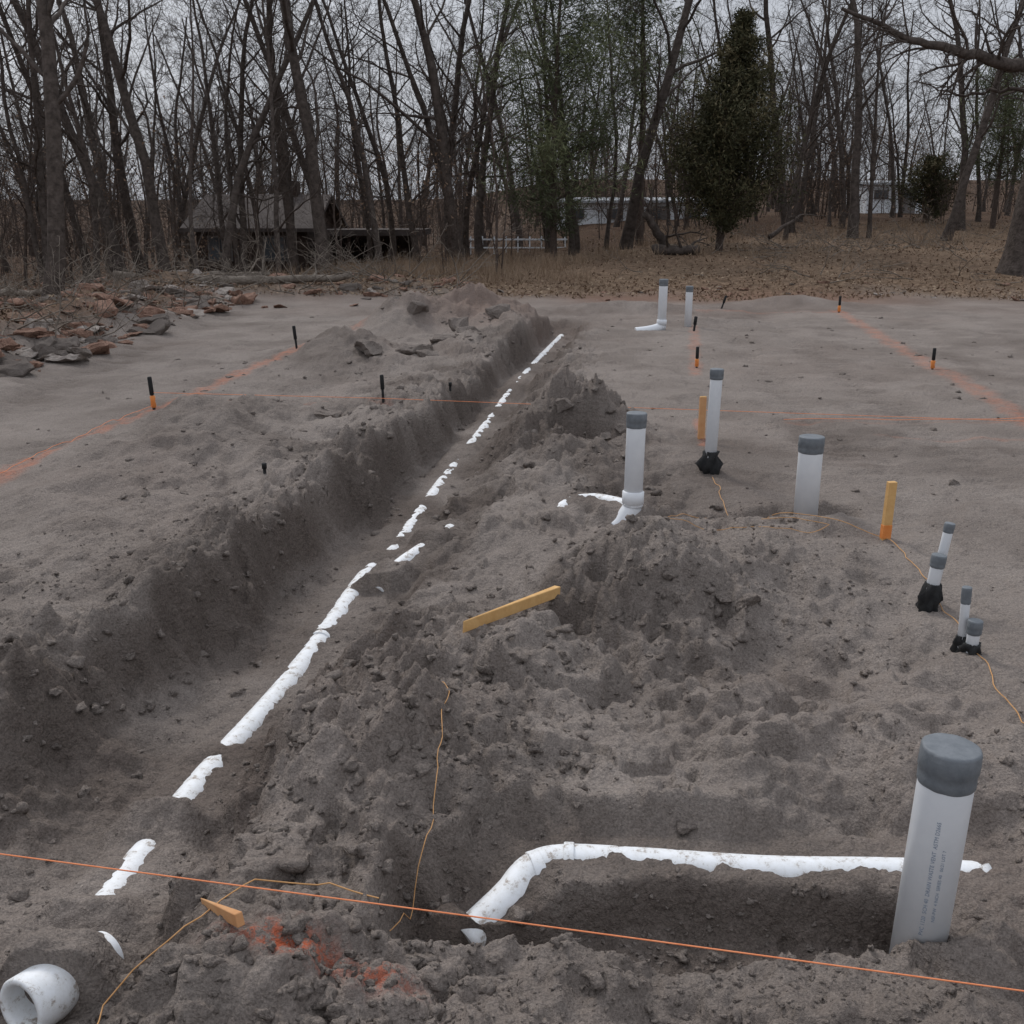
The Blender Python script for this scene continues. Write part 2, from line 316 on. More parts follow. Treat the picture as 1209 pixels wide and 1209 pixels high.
# ------------------------------------------------------------------ clods (one object)
import bmesh
def ico(sub):
    bm=bmesh.new();bmesh.ops.create_icosphere(bm,subdivisions=sub,radius=1)
    v=np.array([p.co[:] for p in bm.verts]);f=np.array([[q.index for q in p.verts] for p in bm.faces]);bm.free();return v,f
iv,iF=ico(2)
def scatter_clods(n,xr,yr,smin,smax,power,thr,seed,flat=.65,pileonly=False):
    r=np.random.default_rng(seed);m4=n*6
    x=r.uniform(*xr,m4);y=yr[0]*(yr[1]/yr[0])**r.random(m4)
    T=terrain(x,y);zz,rg=T[0],T[6]
    pm=np.clip(vn(x*1.5,y*1.5,200)*2.2+.35,0,1)
    if pileonly:
        xp=np.interp(y,MAIN[:,1],MAIN[:,0])
        pm=np.clip(bump(x,y,-.35,3.05,.55,.8,1,3)+bump(x,y,-.5,1.75,.7,.4,1,3)+bump(x,y,.5,3.85,.5,.3,1,3)+bump(x,y,.55,7.1,.5,.5,1,3)+.7*sst(.3,.1,np.abs(x-xp+.6))+.12,0,1)
    dist,_,_=seg_info(MAIN,x,y);d1,_,_=seg_info(BR1,x,y);d2,_,_=seg_info(BR3,x,y)
    keep=(r.random(m4)<(rg*pm+thr))&(dist>.09)&(d1>.07)&(d2>.07)
    x,y,zz=x[keep][:n],y[keep][:n],zz[keep][:n];n=len(x)
    s=smin+(smax-smin)*r.random(n)**power
    base=[]
    for k in range(8):
        q=iv.copy();fr=np.array([mn.noise(Vector(v)*1.1+Vector((k*7,0,0)))+.6*mn.noise(Vector(v)*2.6+Vector((0,k*7,0))) for v in iv]);base.append(q*(1+.95*fr[:,None]))
    base=np.array(base);k=r.integers(0,8,n)
    P=base[k]*r.uniform(.6,1.3,(n,1,3));P[:,:,2]*=flat
    a=r.uniform(0,6.28,n);ca,sa=np.cos(a)[:,None],np.sin(a)[:,None]
    Q=np.stack([P[:,:,0]*ca-P[:,:,1]*sa,P[:,:,0]*sa+P[:,:,1]*ca,P[:,:,2]],2)*s[:,None,None]
    Q+=np.stack([x,y,zz+s*.08],1)[:,None,:]
    FF=(iF[None]+(np.arange(n)*len(iv))[:,None,None]).reshape(-1,3)
    return Q.reshape(-1,3),FF
parts=[scatter_clods(8500,(-2.4,2.6),(1.45,6),.0025,.010,3,.04,1),scatter_clods(1300,(-1.9,1.6),(1.5,8.5),.010,.028,2.5,.0,2,.7,True),scatter_clods(900,(-4,6),(5,17),.010,.035,3,.06,3)]
VV=[];FF=[];o=0
for a,bq in parts: VV.append(a);FF.append(bq+o);o+=len(a)
link(bpy.data.objects.new('dirt_clods',mesh_np('dirt_clods',np.concatenate(VV),np.concatenate(FF),M_clod,True)))

# ------------------------------------------------------------------ rocks / boulders
def rock_mesh(name,size,seed,mat):
    r=random.Random(seed);bm=bmesh.new()
    for _ in range(16):
        v=Vector((r.gauss(0,1),r.gauss(0,1),r.gauss(0,1))).normalized()
        m=max(abs(v.x),abs(v.y),abs(v.z));v=v.lerp(v/m,.6)
        bm.verts.new((v.x*size[0],v.y*size[1],v.z*size[2]))
    res=bmesh.ops.convex_hull(bm,input=bm.verts)
    bmesh.ops.delete(bm,geom=[g for g in res['geom_unused']+res['geom_interior'] if isinstance(g,bmesh.types.BMVert)],context='VERTS')
    bmesh.ops.triangulate(bm,faces=bm.faces)
    bmesh.ops.subdivide_edges(bm,edges=bm.edges,cuts=3,use_grid_fill=True)
    s=sum(size)/3
    for v in bm.verts:
        n=mn.noise_vector(v.co/s*1.5+Vector((seed,0,0)));v.co+=n*s*.18;n=mn.noise_vector(v.co/s*5+Vector((seed,0,0)));v.co+=n*s*.08
    me=bpy.data.meshes.new(name);bm.to_mesh(me);bm.free();me.materials.append(mat);return me
def rock(name,x,y,size,seed,mat,dz=.3,parent=None,tilt=.3):
    o=bpy.data.objects.new(name,rock_mesh(name,size,seed,mat));r=random.Random(seed)
    o.location=(x,y,TZ(x,y)+size[2]*dz);o.rotation_euler=(r.uniform(-tilt,tilt),r.uniform(-tilt,tilt),r.uniform(0,6.28));link(o,parent);return o
for k,(x,y,s) in enumerate([(-1.54,11.0,(.17,.28,.12)),(-1.15,11.4,(.28,.2,.12)),(-.92,11.1,(.13,.13,.08)),(-.67,13.2,(.16,.15,.13)),(-.5,12.6,(.15,.17,.10)),(-1.44,7.75,(.14,.11,.07)),(-.85,12.2,(.2,.12,.08)),(-.2,14.4,(.2,.15,.12)),(-1.3,14.2,(.18,.14,.1)),
   (.42,7.2,(.09,.07,.06)),(.78,7.1,(.07,.06,.05)),(.38,7.35,(.06,.08,.05)),(.62,6.72,(.06,.05,.03)),(.98,3.95,(.055,.045,.03)),(.9,4.0,(.05,.04,.03))]):
    rock('dirt_block',x,y,s,40+k,M_clod,.1)
pile=empty('rock_rubble_pile')
rr=random.Random(5)
RM=[rock_mesh('rubble',(1,rr.uniform(.5,.9),rr.uniform(.15,.38)),500+k,M_rock if k<11 else (M_rockg if k<14 else M_clod)) for k in range(18)]
def rub(x,y,s):
    o=bpy.data.objects.new('rubble_stone',rr.choice(RM));link(o,pile);o.location=(x,y,TZ(x,y)+s*.04);o.scale=(s,s,s*rr.uniform(.8,1.3));o.rotation_euler=(rr.gauss(0,.22),rr.gauss(0,.22),rr.uniform(0,6.28))
for k in range(900):
    y=9.3+rr.random()*10;x=-4.85-abs(rr.gauss(0,1.5))
    rub(x,y,.025+.27*rr.random()**3.4)
for k in range(360):
    rub(-12.5+rr.random()*12.0,21.0+rr.gauss(0,1.3),.03+.24*rr.random()**3)
for k in range(120):
    rub(rr.uniform(-4,12),19.3+abs(rr.gauss(0,1.8)),.02+.10*rr.random()**2)

# ------------------------------------------------------------------ lathe / tubes
def basis(d):
    d=Vector(d).normalized();a=Vector((0,0,1)) if abs(d.z)<.9 else Vector((1,0,0))
    if abs(d.z)>.9: u=Vector((1,0,0))-d*d.x;u.normalize()
    else: u=a.cross(d).normalized()
    v=d.cross(u);return u,v,d
def lathe(name,base,axis,prof,mat,n=40,parent=None,wob=0,seed=0):
    u,v,d=basis(axis);base=Vector(base);V=[];F=[]
    for j,(r,h) in enumerate(prof):
        for k in range(n):
            a=2*math.pi*k/n;rr=r*(1+wob*mn.noise(Vector((math.cos(a)*2+seed,math.sin(a)*2,h*30))))
            V.append(base+d*h+(u*math.cos(a)+v*math.sin(a))*rr)
    for j in range(len(prof)-1):
        for k in range(n): F.append((j*n+k,j*n+(k+1)%n,(j+1)*n+(k+1)%n,(j+1)*n+k))
    me=bpy.data.meshes.new(name);me.from_pydata([tuple(p) for p in V],[],F);
    for p in me.polygons:p.use_smooth=True
    me.materials.append(mat);o=bpy.data.objects.new(name,me);link(o,parent);return o
def tube_obj(name,pts,r,mat,parent=None,n=24,sub=4):
    P=[Vector(p) for p in pts];Q=[]
    for i in range(len(P)-1):
        p0=P[max(i-1,0)];p1=P[i];p2=P[i+1];p3=P[min(i+2,len(P)-1)]
        for k in range(sub):
            t=k/sub;Q.append(.5*((2*p1)+(p2-p0)*t+(2*p0-5*p1+4*p2-p3)*t*t+(3*p1-p0-3*p2+p3)*t**3))
    Q.append(P[-1]);V=[];F=[]
    for i,q in enumerate(Q):
        d=(Q[min(i+1,len(Q)-1)]-Q[max(i-1,0)]).normalized()
        u=Vector((0,0,1)).cross(d)
        u=u.normalized() if u.length>.1 else Vector((1,0,0));v=d.cross(u)
        for k in range(n):
            a=2*math.pi*k/n;V.append(tuple(q+(u*math.cos(a)+v*math.sin(a))*r))
    for i in range(len(Q)-1):
        for k in range(n):F.append((i*n+k,i*n+(k+1)%n,(i+1)*n+(k+1)%n,(i+1)*n+k))
    F.append(tuple(range(n))[::-1]);F.append(tuple((len(Q)-1)*n+k for k in range(n)))
    me=bpy.data.meshes.new(name);me.from_pydata(V,[],F)
    for p in me.polygons:p.use_smooth=len(p.vertices)==4
    me.materials.append(mat);o=bpy.data.objects.new(name,me);link(o,parent);return o
def collar(name,p,q,r,L,parent):
    d=(Vector(q)-Vector(p));lathe(name,p,d,[(r*.9,0),(r*1.10,.001),(r*1.12,.004),(r*1.12,L-.004),(r*1.10,L-.001),(r*.9,L)],M_pvcd,32,parent)

g=empty('sewer_drain_pipe')
tube_obj('buried_run',MAIN[1:],PR,M_pvcd,g,28,3)
for yy in(4.13,7.4,10.5,13.4):
    x0=np.interp(yy,MAIN[:,1],MAIN[:,0]);x1=np.interp(yy+.1,MAIN[:,1],MAIN[:,0]);collar('coupling_%d'%int(yy),(x0,yy,-.225),(x1,yy+.1,-.225),PR,.1,g)
g2=empty('open_pipe_end')
lathe('bell',(-1.085,1.84,-.085),(.10,.20,-.03),[(.052,.24),(.052,.012),(.056,0),(.066,0),(.069,.004),(.069,.075),(.066,.09),(.059,.11),(.058,.24)],M_pvcd,48,g2)
g=empty('branch_drain_pipe')
tube_obj('run',BR1,.05,M_pvcd,g,28,6)
collar('elbow_collar_a',tuple(BR1[2]),tuple(BR1[3]),.05,.035,g);collar('elbow_collar_b',tuple(BR1[3]),tuple(BR1[4]),.05,.03,g)
g=empty('branch_drain_pipe');tube_obj('run',BR2,.045,M_pvcd,g)
g=empty('branch_drain_pipe');tube_obj('run',BR3,.045,M_pvcd,g)

def standpipe(name,x,y,zb,zt,r,lean=(0,0),cap=.085,foam=None,sweep=None,text=False,capr=1.09):
    g=empty(name,(0,0,0));ax=Vector((lean[0],lean[1],1)).normalized();H=(zt-zb)/ax.z
    b0=Vector((x,y,zb))
    lathe('pipe',b0,ax,[(r*.93,-.1),(r,-.1),(r,H-.004),(r*.99,H-.001),(r*.93,H),(r*.93,H-.05)],M_pvc,48,g)
    c=r*capr
    if cap:
        prof=[(r*1.002,H-cap-.004),(c*.99,H-cap+.001),(c*1.0,H-cap*.8),(c*.99,H-cap*.62),(c*1.02,H-cap*.58),(c*1.015,H-cap*.3),(c*1.01,H-.005),(c*.985,H+.001),(c*.9,H+.003),(c*.5,H+.002),(.0005,H+.003)]
        lathe('rubber_cap',b0,ax,prof,M_grey,56,g,.04,x)
    if foam:
        f=foam;lathe('foam_sleeve',b0,ax,[(r*1.1,-.03),(r*1.75,-.01),(r*1.5,f*.25),(r*1.75,f*.5),(r*1.35,f*.8),(r*1.25,f),(r*1.0,f*1.02)],M_black,32,g,.7,x)
    if sweep:
        sx,sy,sz=sweep
        P=[b0+Vector((0,0,.12)),b0+Vector((0,0,.05)),b0+Vector((sx*.25,sy*.25,.01)),b0+Vector((sx*.6,sy*.6,sz*.5)),b0+Vector((sx,sy,sz))]
        tube_obj('sweep_elbow',P,r*1.08,M_pvc,g,28,6)
        lathe('hub',b0,ax,[(r,.07),(r*1.16,.075),(r*1.16,.14),(r*1.0,.145)],M_pvc,40,g)
    if text:
        for line,(ang,txt,sz,z0) in enumerate([(-1.95,'PVC 1120  SCH 40  DRAIN WASTE VENT  ASTM D2665',.0125,.06),(-1.62,'NSF-PW  4 INCH  SERIES 40   06:21 LOT 7',.0105,.10)]):
            cu=bpy.data.curves.new('t','FONT');cu.body=txt;cu.size=sz;cu.resolution_u=2
            to=bpy.data.objects.new('t',cu);link(to);bpy.context.view_layer.update()
            me=bpy.data.meshes.new_from_object(to.evaluated_get(bpy.context.evaluated_depsgraph_get()))
            bpy.data.objects.remove(to)
            u,v,d=basis(ax)
            for vt in me.vertices:
                a=ang-vt.co.y/r;h=z0+vt.co.x*1.0
                vt.co=b0+d*h+(u*math.cos(a)+v*math.sin(a))*(r+.0008)
            me.materials.clear();me.materials.append(M_text);o=bpy.data.objects.new('printed_marking',me);link(o,g)
    return g
standpipe('capped_pvc_pipe',.967,2.03,-.06,.455,.0605,(.03,.0),.085,text=True,capr=1.06)
standpipe('capped_pvc_pipe',.67,5.43,-.02,.56,.052,(.01,0),.075,sweep=(-.09,-.03,-.07),capr=1.07)
standpipe('capped_pvc_pipe',1.656,5.5,-.05,.415,.066,(0,0),.085,capr=1.05)
standpipe('capped_pvc_pipe',1.265,6.33,-.02,.665,.038,(.02,0),.06,foam=.16,capr=1.12)
standpipe('capped_pvc_pipe',2.16,14.85,-.02,.69,.062,(.01,0),.09,sweep=(-.38,-.05,-.03),capr=1.05)
standpipe('capped_pvc_pipe',2.60,15.2,-.02,.57,.052,(.0,0),.08,capr=1.05)
standpipe('water_stub_pipe',1.80,4.09,-.02,.345,.020,(.12,0),.035,foam=.10,capr=1.1)
standpipe('water_stub_pipe',1.765,4.03,-.02,.225,.026,(.10,0),.05,foam=.12,capr=1.2)
standpipe('water_stub_pipe',1.735,3.62,-.02,.235,.017,(-.03,0),.06,foam=.06,capr=1.1)
standpipe('water_stub_pipe',1.75,3.57,-.02,.12,.023,(.02,0),.05,foam=.05,capr=1.2)

# ------------------------------------------------------------------ stakes
def box_mesh(name,w,d,h,mat,point=False):
    bm=bmesh.new();bmesh.ops.create_cube(bm,size=1)
    for v in bm.verts: v.co=Vector((v.co.x*w,v.co.y*d,(v.co.z+.5)*h))
    if point:
        for v in bm.verts:
            if v.co.z<.01: v.co.x*=.15;v.co.z=-.1
    bmesh.ops.bevel(bm,geom=bm.edges[:],offset=min(w,d)*.08,segments=1,affect='EDGES')
    me=bpy.data.meshes.new(name);bm.to_mesh(me);bm.free();me.materials.append(mat);return me
def wood_stake(x,y,h,w=.04,t=.02,lean=(0,0),orange=.3,rot=.2,pm=None):
    z=TZ(x,y);g=empty('wood_stake',(x,y,z-.03));g.rotation_euler=(lean[1],lean[0],rot)
    link(bpy.data.objects.new('board',box_mesh('board',w,t,h+.03,M_wood)),g)
    o=bpy.data.objects.new('paint_band',box_mesh('paint_band',w+.003,t+.003,h*orange,pm or M_orange));link(o,g);o.location=(0,0,.03)
wood_stake(1.915,4.97,.30,.045,.03,(.02,0),.25)
wood_stake(1.385,7.3,.31,.045,.02,(0,0),.98,pm=M_owood)
def lying(name,p,q,w,t,mat,orange=0):
    p=Vector(p);q=Vector(q);d=q-p;g=empty(name,p);g.rotation_euler=d.to_track_quat('Z','Y').to_euler()
    link(bpy.data.objects.new('board',box_mesh('board',t,w,d.length,mat,True)),g)
xa,ya,xb,yb_=-.125,3.46,.19,4.0
hs=[TZ(xa+(xb-xa)*t,ya+(yb_-ya)*t) for t in(0,.25,.5,.75,1)];a_=hs[0]+.015;b_=hs[4]+.02
lift=max(0,max(h-(a_+(b_-a_)*t) for h,t in zip(hs,(0,.25,.5,.75,1)))-.01)
lying('wood_stake',(xa,ya,a_+lift*.4),(xb,yb_,b_+lift),.045,.03,M_wood)
zz=TZ(-.60,1.86);lying('wood_stake',(-.655,1.93,zz+.0),(-.585,1.85,zz+.04),.03,.018,M_owood)
def rebar(x,y,h,r=.010,band=True,lean=0):
    z=TZ(x,y);g=empty('marker_stake',(x,y,z));g.rotation_euler=(0,lean,0)
    lathe('rod',(0,0,0),(0,0,1),[(r,-.05),(r,h-.004),(r*.7,h),(.0003,h)],M_black,12,g)
    lathe('black_cap',(0,0,0),(0,0,1),[(r,h*.45),(r*1.5,h*.47),(r*1.5,h*1.0),(r*1.2,h*1.03),(.0004,h*1.03)],M_black,12,g)
    if band: lathe('orange_flagging',(0,0,0),(0,0,1),[(r*1.1,h*.05),(r*1.9,h*.1),(r*1.6,h*.25),(r*1.9,h*.4),(r*1.1,h*.44)],M_orange,12,g,.4,x)
for a in[(-2.94,8.25,.26,.012,True,-.05),(-2.50,11.87,.27,.013,False,-.08),(-1.065,8.33,.21,.011,False,-.03),(-1.464,5.84,.06,.010,False,0),(2.01,11.06,.22,.012,True,0),(4.47,10.8,.22,.012,True,0),
 (5.41,17.07,.26,.014,True,0),(3.55,17.5,.22,.014,False,.3),(2.57,14.5,.2,.016,False,.1),(1.19,5.34,.13,.012,True,0),(-.55,9.0,.06,.010,False,0)]: rebar(*a)

# ------------------------------------------------------------------ strings
def string(name,pts,r,mat):
    cu=bpy.data.curves.new(name,'CURVE');cu.dimensions='3D';cu.bevel_depth=r;cu.bevel_resolution=1
    s=cu.splines.new('POLY');s.points.add(len(pts)-1)
    for p,q in zip(s.points,pts):p.co=(*q,1)
    cu.materials.append(mat);link(bpy.data.objects.new(name,cu))
def drape(pts,dz=.006,step=.03,wig=.012):
    out=[]
    for (a,b) in zip(pts[:-1],pts[1:]):
        a=np.array(a);b=np.array(b);n=max(2,int(np.linalg.norm(b-a)/step))
        for k in range(n): out.append(a+(b-a)*k/n)
    out.append(np.array(pts[-1]));o=np.array(out)
    o[:,0]+=wig*fbm(o[:,1]*7,o[:,0]*7,3,2)*2;zz=terrain(o[:,0],o[:,1])[0]
    zs=zz.copy()
    for i in range(len(zs)): zs[i]=np.mean(np.sort(zz[max(0,i-3):i+4])[-3:])
    return [(p[0],p[1],z+dz) for p,z in zip(o,zs)]
string('mason_line',[(-2.2,2.20,.19),(-1.165,2.0,.2),(0,1.772,.198),(.96,1.575,.2),(1.9,1.38,.21)],.0016,M_string)
string('mason_line',[(-2.94,8.25,.19),(-1.065,8.1,.17),(.16,7.78,.18),(3.9,7.5,.10),(7,7.3,.1)],.0020,M_string)
string('mason_line',drape([(-2.94,8.25),(-3.3,5.0)],.03),.0018,M_string)
string('mason_line',drape([(2.2,8.1),(4.6,8.05),(7,8)],.02,.1),.0024,M_string)
string('twine',drape([(1.27,6.2),(1.2,5.34),(1.5,5.2),(1.915,4.97),(1.9,4.5),(1.79,3.72),(1.68,3.02),(1.72,2.6)]),.0020,M_string2)
string('twine',drape([(1.19,5.33),(.95,5.25),(.8,5.05),(1.1,4.95),(1.5,4.92),(1.62,5.0),(1.5,5.1),(1.3,5.05)],.008),.0018,M_string2)
string('twine',drape([(-.25,3.1),(-.19,2.9),(-.2,2.76),(-.2,2.6),(-.22,2.43),(-.26,2.17),(-.32,2.05)],.004),.0014,M_string2)
string('twine',drape([(-.32,2.05),(-.45,2.10),(-.615,2.07),(-.70,1.93),(-.75,1.87),(-.87,1.79),(-.85,1.66),(-.85,1.5)],.006),.0018,M_string2)

# ------------------------------------------------------------------ trees
class TM:
    def __init__(s): s.V=[];s.F=[];s.n=0
    def tube(s,P,rad,sides):
        P=np.asarray(P);T=np.gradient(P,axis=0);T/=np.linalg.norm(T,axis=1)[:,None]+1e-9
        ref=np.array([0.,0,1]) if abs(T[0,2])<.8 else np.array([1.,0,0])
        U=np.cross(T,ref);U/=np.linalg.norm(U,axis=1)[:,None]+1e-9;W=np.cross(T,U)
        a=np.arange(sides)*2*math.pi/sides
        ring=P[:,None,:]+rad[:,None,None]*(U[:,None,:]*np.cos(a)[None,:,None]+W[:,None,:]*np.sin(a)[None,:,None])
        n=len(P);s.V.append(ring.reshape(-1,3))
        j=np.arange(n-1)[:,None]*sides;k=np.arange(sides)[None];k2=(k+1)%sides
        s.F.append(np.stack([j+k,j+k2,j+sides+k2,j+sides+k],2).reshape(-1,4)+s.n);s.n+=n*sides
    def mesh(s,name,mat):return mesh_np(name,np.concatenate(s.V),np.concatenate(s.F),mat,True)
def path(r,p,d,L,n,wander,up):
    P=[np.array(p,float)];d=np.array(d,float);d/=np.linalg.norm(d)
    for i in range(n):
        d=d+r.normal(0,wander,3)+np.array([0,0,up]);d/=np.linalg.norm(d);P.append(P[-1]+d*L/n)
    return np.array(P)
def grow(tm,r,p,d,L,rad,lev,maxlev,cnt,start=.25):
    n=[12,8,6,4,3][lev];P=path(r,p,d,L,n,[.07,.17,.2,.25,.2][lev],[.02,.05,.04,.02,0][lev])
    rr=np.linspace(rad,rad*(.25 if lev==0 else .2),n+1)
    if lev==0: rr[0]*=1.4;rr[1]*=1.03
    tm.tube(P,np.maximum(rr,.0035),[9,5,3,3,3][lev])
    if lev>=maxlev: return
    for k in range(cnt[lev]):
        t=start+(1-start)*(k+r.random())/cnt[lev];f=t*n;i=min(int(f),n-1);q=P[i]+(P[i+1]-P[i])*(f-i)
        T=P[i+1]-P[i];T/=np.linalg.norm(T)
        v=r.normal(0,1,3);v-=T*v.dot(T);v/=np.linalg.norm(v)
        ang=r.uniform(.55,1.15);dd=T*math.cos(ang)+v*math.sin(ang)
        if lev==0: l=L*.36*(1.15-.6*t)*r.uniform(.4,1.2)
        else: l=L*.5*r.uniform(.5,1.15)*(1.2-.5*t)
        grow(tm,r,q,dd,l,rr[i]*r.uniform(.3,.5)if lev<2 else max(rr[i]*.6,.004),lev+1,maxlev,cnt,.2)
def tree_mesh(name,seed,H,r0,cnt=(16,7,5,2),start=.2,maxlev=4,lean=(0,0),mat=None):
    r=np.random.default_rng(seed);tm=TM();grow(tm,r,(0,0,-.15),(lean[0],lean[1],1),H,r0,0,maxlev,cnt,start)
    if r.random()<.25: grow(tm,r,(.1,.1,-.15),(r.uniform(-.3,.3),r.uniform(-.3,.3),1),H*.8,r0*.7,0,maxlev,tuple(int(c*.7) for c in cnt),start)
    return tm.mesh(name,mat or M_bark)
TV=[tree_mesh('bare_tree_mesh',10+k,[10,11.5,9.5,12,10.5,9,11][k],[.11,.135,.095,.14,.105,.08,.12][k],start=[.14,.20,.12,.22,.16,.10,.22][k]) for k in range(7)]
SV=[tree_mesh('sapling_mesh',50+k,[5,4,6,3.2][k],[.03,.025,.038,.02][k],cnt=(14,6,4,2),start=.08,maxlev=3,mat=M_bark2) for k in range(4)]
def put(name,me,x,y,s=1,rot=None,tilt=(0,0),parent=None,sz=None):
    o=bpy.data.objects.new(name,me);link(o,parent);o.location=(x,y,TZ(x,y)-.03);o.scale=(s,s,sz or s)
    o.rotation_euler=(tilt[1],tilt[0],random.uniform(0,6.28) if rot is None else rot);return o
KT=[(-8.05,18,1.1,3,(-.10,0)),(-8.6,26,1.1,1,(-.04,0)),(-7.4,27,1.1,4,(-.22,0)),(-4.85,27,1.25,1,(-.02,0)),(-6.3,30,1.1,6,(.02,0)),(-2.9,32,1.1,2,(0,0)),(-1.5,31,1.4,0,(-.12,0)),(-1.0,33,1.2,4,(.03,0)),
 (3.62,34,1.3,3,(0,0)),(3.2,36,1,5,(.03,0)),(12.3,38,1.4,6,(.04,0)),(14.8,36,1.1,3,(.0,0)),(-9.6,24,.9,5,(.05,0)),(-6.9,23,.7,5,(-.08,0)),(-5.6,25,.8,2,(.08,0)),(-3.8,30,.9,6,(.05,0)),
 (10.8,41,1,1,(0,0)),(13.4,43,1.1,4,(0,0)),(-10.4,28,1.1,3,(.03,0)),(-12.2,30,1,6,(0,0)),(8.8,44,1.1,0,(.02,0)),(17.0,40,1.1,1,(0,0)),(-2.2,38,1.1,3,(0,0)),(0.3,42,1.1,6,(0,0)),
 (-9.0,33,1.0,2,(.03,0)),(-3.9,34,1.0,4,(-.03,0)),(-11.6,26,1.0,0,(.05,0)),(-10.9,31,1.1,3,(-.04,0)),(1.9,33,1.0,2,(.04,0)),(9.6,37,1.0,5,(-.03,0)),(11.5,44,1.2,3,(0,0)),
 (-7.75,30,1.0,0,(.03,0)),(-5.7,33,1.0,3,(.02,0)),(-6.9,33.5,.9,6,(-.03,0)),(-8.2,34,.9,4,(.04,0)),(-4.7,34.5,.9,5,(0,0))]
for (x,y,s,v,t) in KT: put('bare_tree',TV[v],x,y,s,None,t)
dw=empty('distant_woodland');rw=random.Random(11)
c=0
while c<225:
    y=34+66*rw.random()**1.0;x=rw.uniform(-.60,.60)*y*1.02
    if abs(x-6.2*y/31.5)<2.0 and y<42: continue
    if 35<y<44 and -12<x<-2.5: continue
    if y<46 and 2<x<9 and rw.random()<.6: continue
    if 50<y<57 and 1<x<11: continue
    put('tree_%d'%c,TV[rw.randrange(7)],x,y,rw.uniform(.75,1.2),rw.uniform(0,6.28),(rw.gauss(0,.05),rw.gauss(0,.05)),dw);c+=1
for c in range(380):
    y=26+65*rw.random();x=rw.uniform(-.60,.58)*y
    if x>0 and y<40: y+=18
    if -.31*y<x<-.09*y and y<43 and rw.random()<.65: y+=20
    if 35<y<43 and -11.5<x<-2.8: y+=9
    put('sapling_%d'%c,SV[rw.randrange(4)],x,y,rw.uniform(.6,1.3),rw.uniform(0,6.28),(rw.gauss(0,.1),rw.gauss(0,.1)),dw)

r=np.random.default_rng(77);tm=TM()
ox,oy=11.75,24.0
P=np.array([(0,0,-.2),(0,0,.15),(.0,0,.5),(.04,0,1.2),(.15,0,2.4),(.35,0,3.6),(.6,.1,5),(.9,.2,7),(1,.3,9.5),(1.2,.3,12)])
tm.tube(P,np.array([.68,.54,.45,.41,.39,.38,.36,.28,.18,.06]),20)
def limb(pts,rad,tw):
    P=np.array(pts)
    t=np.linspace(0,len(P)-1,22);Q=np.stack([np.interp(t,range(len(P)),P[:,i]) for i in range(3)],1);Q[1:-1]+=r.normal(0,.04,(20,3))
    rr=np.linspace(rad,rad*.18,22);tm.tube(Q,rr,8)
    for k in range(tw):
        i=r.integers(3,21);T=Q[i]-Q[i-1];T/=np.linalg.norm(T);v=r.normal(0,1,3);v-=T*v.dot(T);v/=np.linalg.norm(v)
        grow(tm,r,Q[i],T*.6+v*.8,r.uniform(.8,2.0),rr[i]*.4,2,4,(0,0,6,3),.15)
limb([(.55,0,4.0),(-.5,-.3,4.4),(-2.0,-.5,4.55),(-3.3,-.6,4.85),(-4.9,-.8,5.4)],.19,26)
limb([(.6,0,5.2),(-.6,.5,6.5),(-2,1,7.5),(-4,1,8.0)],.16,14)
limb([(.6,0,5.0),(2,-.5,6.2),(4,-1,7.5)],.16,8)
limb([(.45,0,3.8),(-.4,.6,4.0),(-1.6,.9,3.9),(-2.6,1.0,4.2)],.06,10)
me=tm.mesh('oak_tree',M_bark);o=bpy.data.objects.new('oak_tree',me);link(o);o.location=(ox,oy,TZ(ox,oy))

# ------------------------------------------------------------------ evergreens
def leafmat(name,c1,c2,c3):
    m,nt,b=newmat(name,.8,.15);at=N(nt,'ShaderNodeAttribute',attribute_name='tone')
    nt.links.new(ramp(nt,at.outputs['Fac'],[(.0,c1),(.5,c2),(1,c3)]),b.inputs['Base Color']);return m
M_cedar=leafmat('cedar_foliage',(.030,.030,.016),(.072,.070,.036),(.15,.125,.07))
M_pine=leafmat('pine_needles',(.050,.058,.032),(.105,.118,.062),(.18,.19,.10))
M_brown=leafmat('dead_leaves',(.10,.062,.042),(.20,.135,.09),(.33,.25,.175))
def blades(name,C,size,asp,mat,tone,seed,up=0):
    r=np.random.default_rng(seed);n=len(C)
    a=r.normal(0,1,(n,3));a[:,2]+=up;a/=np.linalg.norm(a,axis=1)[:,None]
    b=np.cross(a,r.normal(0,1,(n,3)));b/=np.linalg.norm(b,axis=1)[:,None]
    s=size*r.uniform(.6,1.4,n)[:,None]
    V=np.stack([C-b*s*asp,C+a*s*.5-b*s*asp*.2,C+a*s+b*s*asp*.1,C+a*s*.4+b*s*asp],1).reshape(-1,3)
    F=np.arange(n*4).reshape(-1,4)
    return mesh_np(name,V,F,mat,False,{'tone':('POINT',np.repeat(np.stack([tone]*3+[np.ones(n)],1),4,0))})
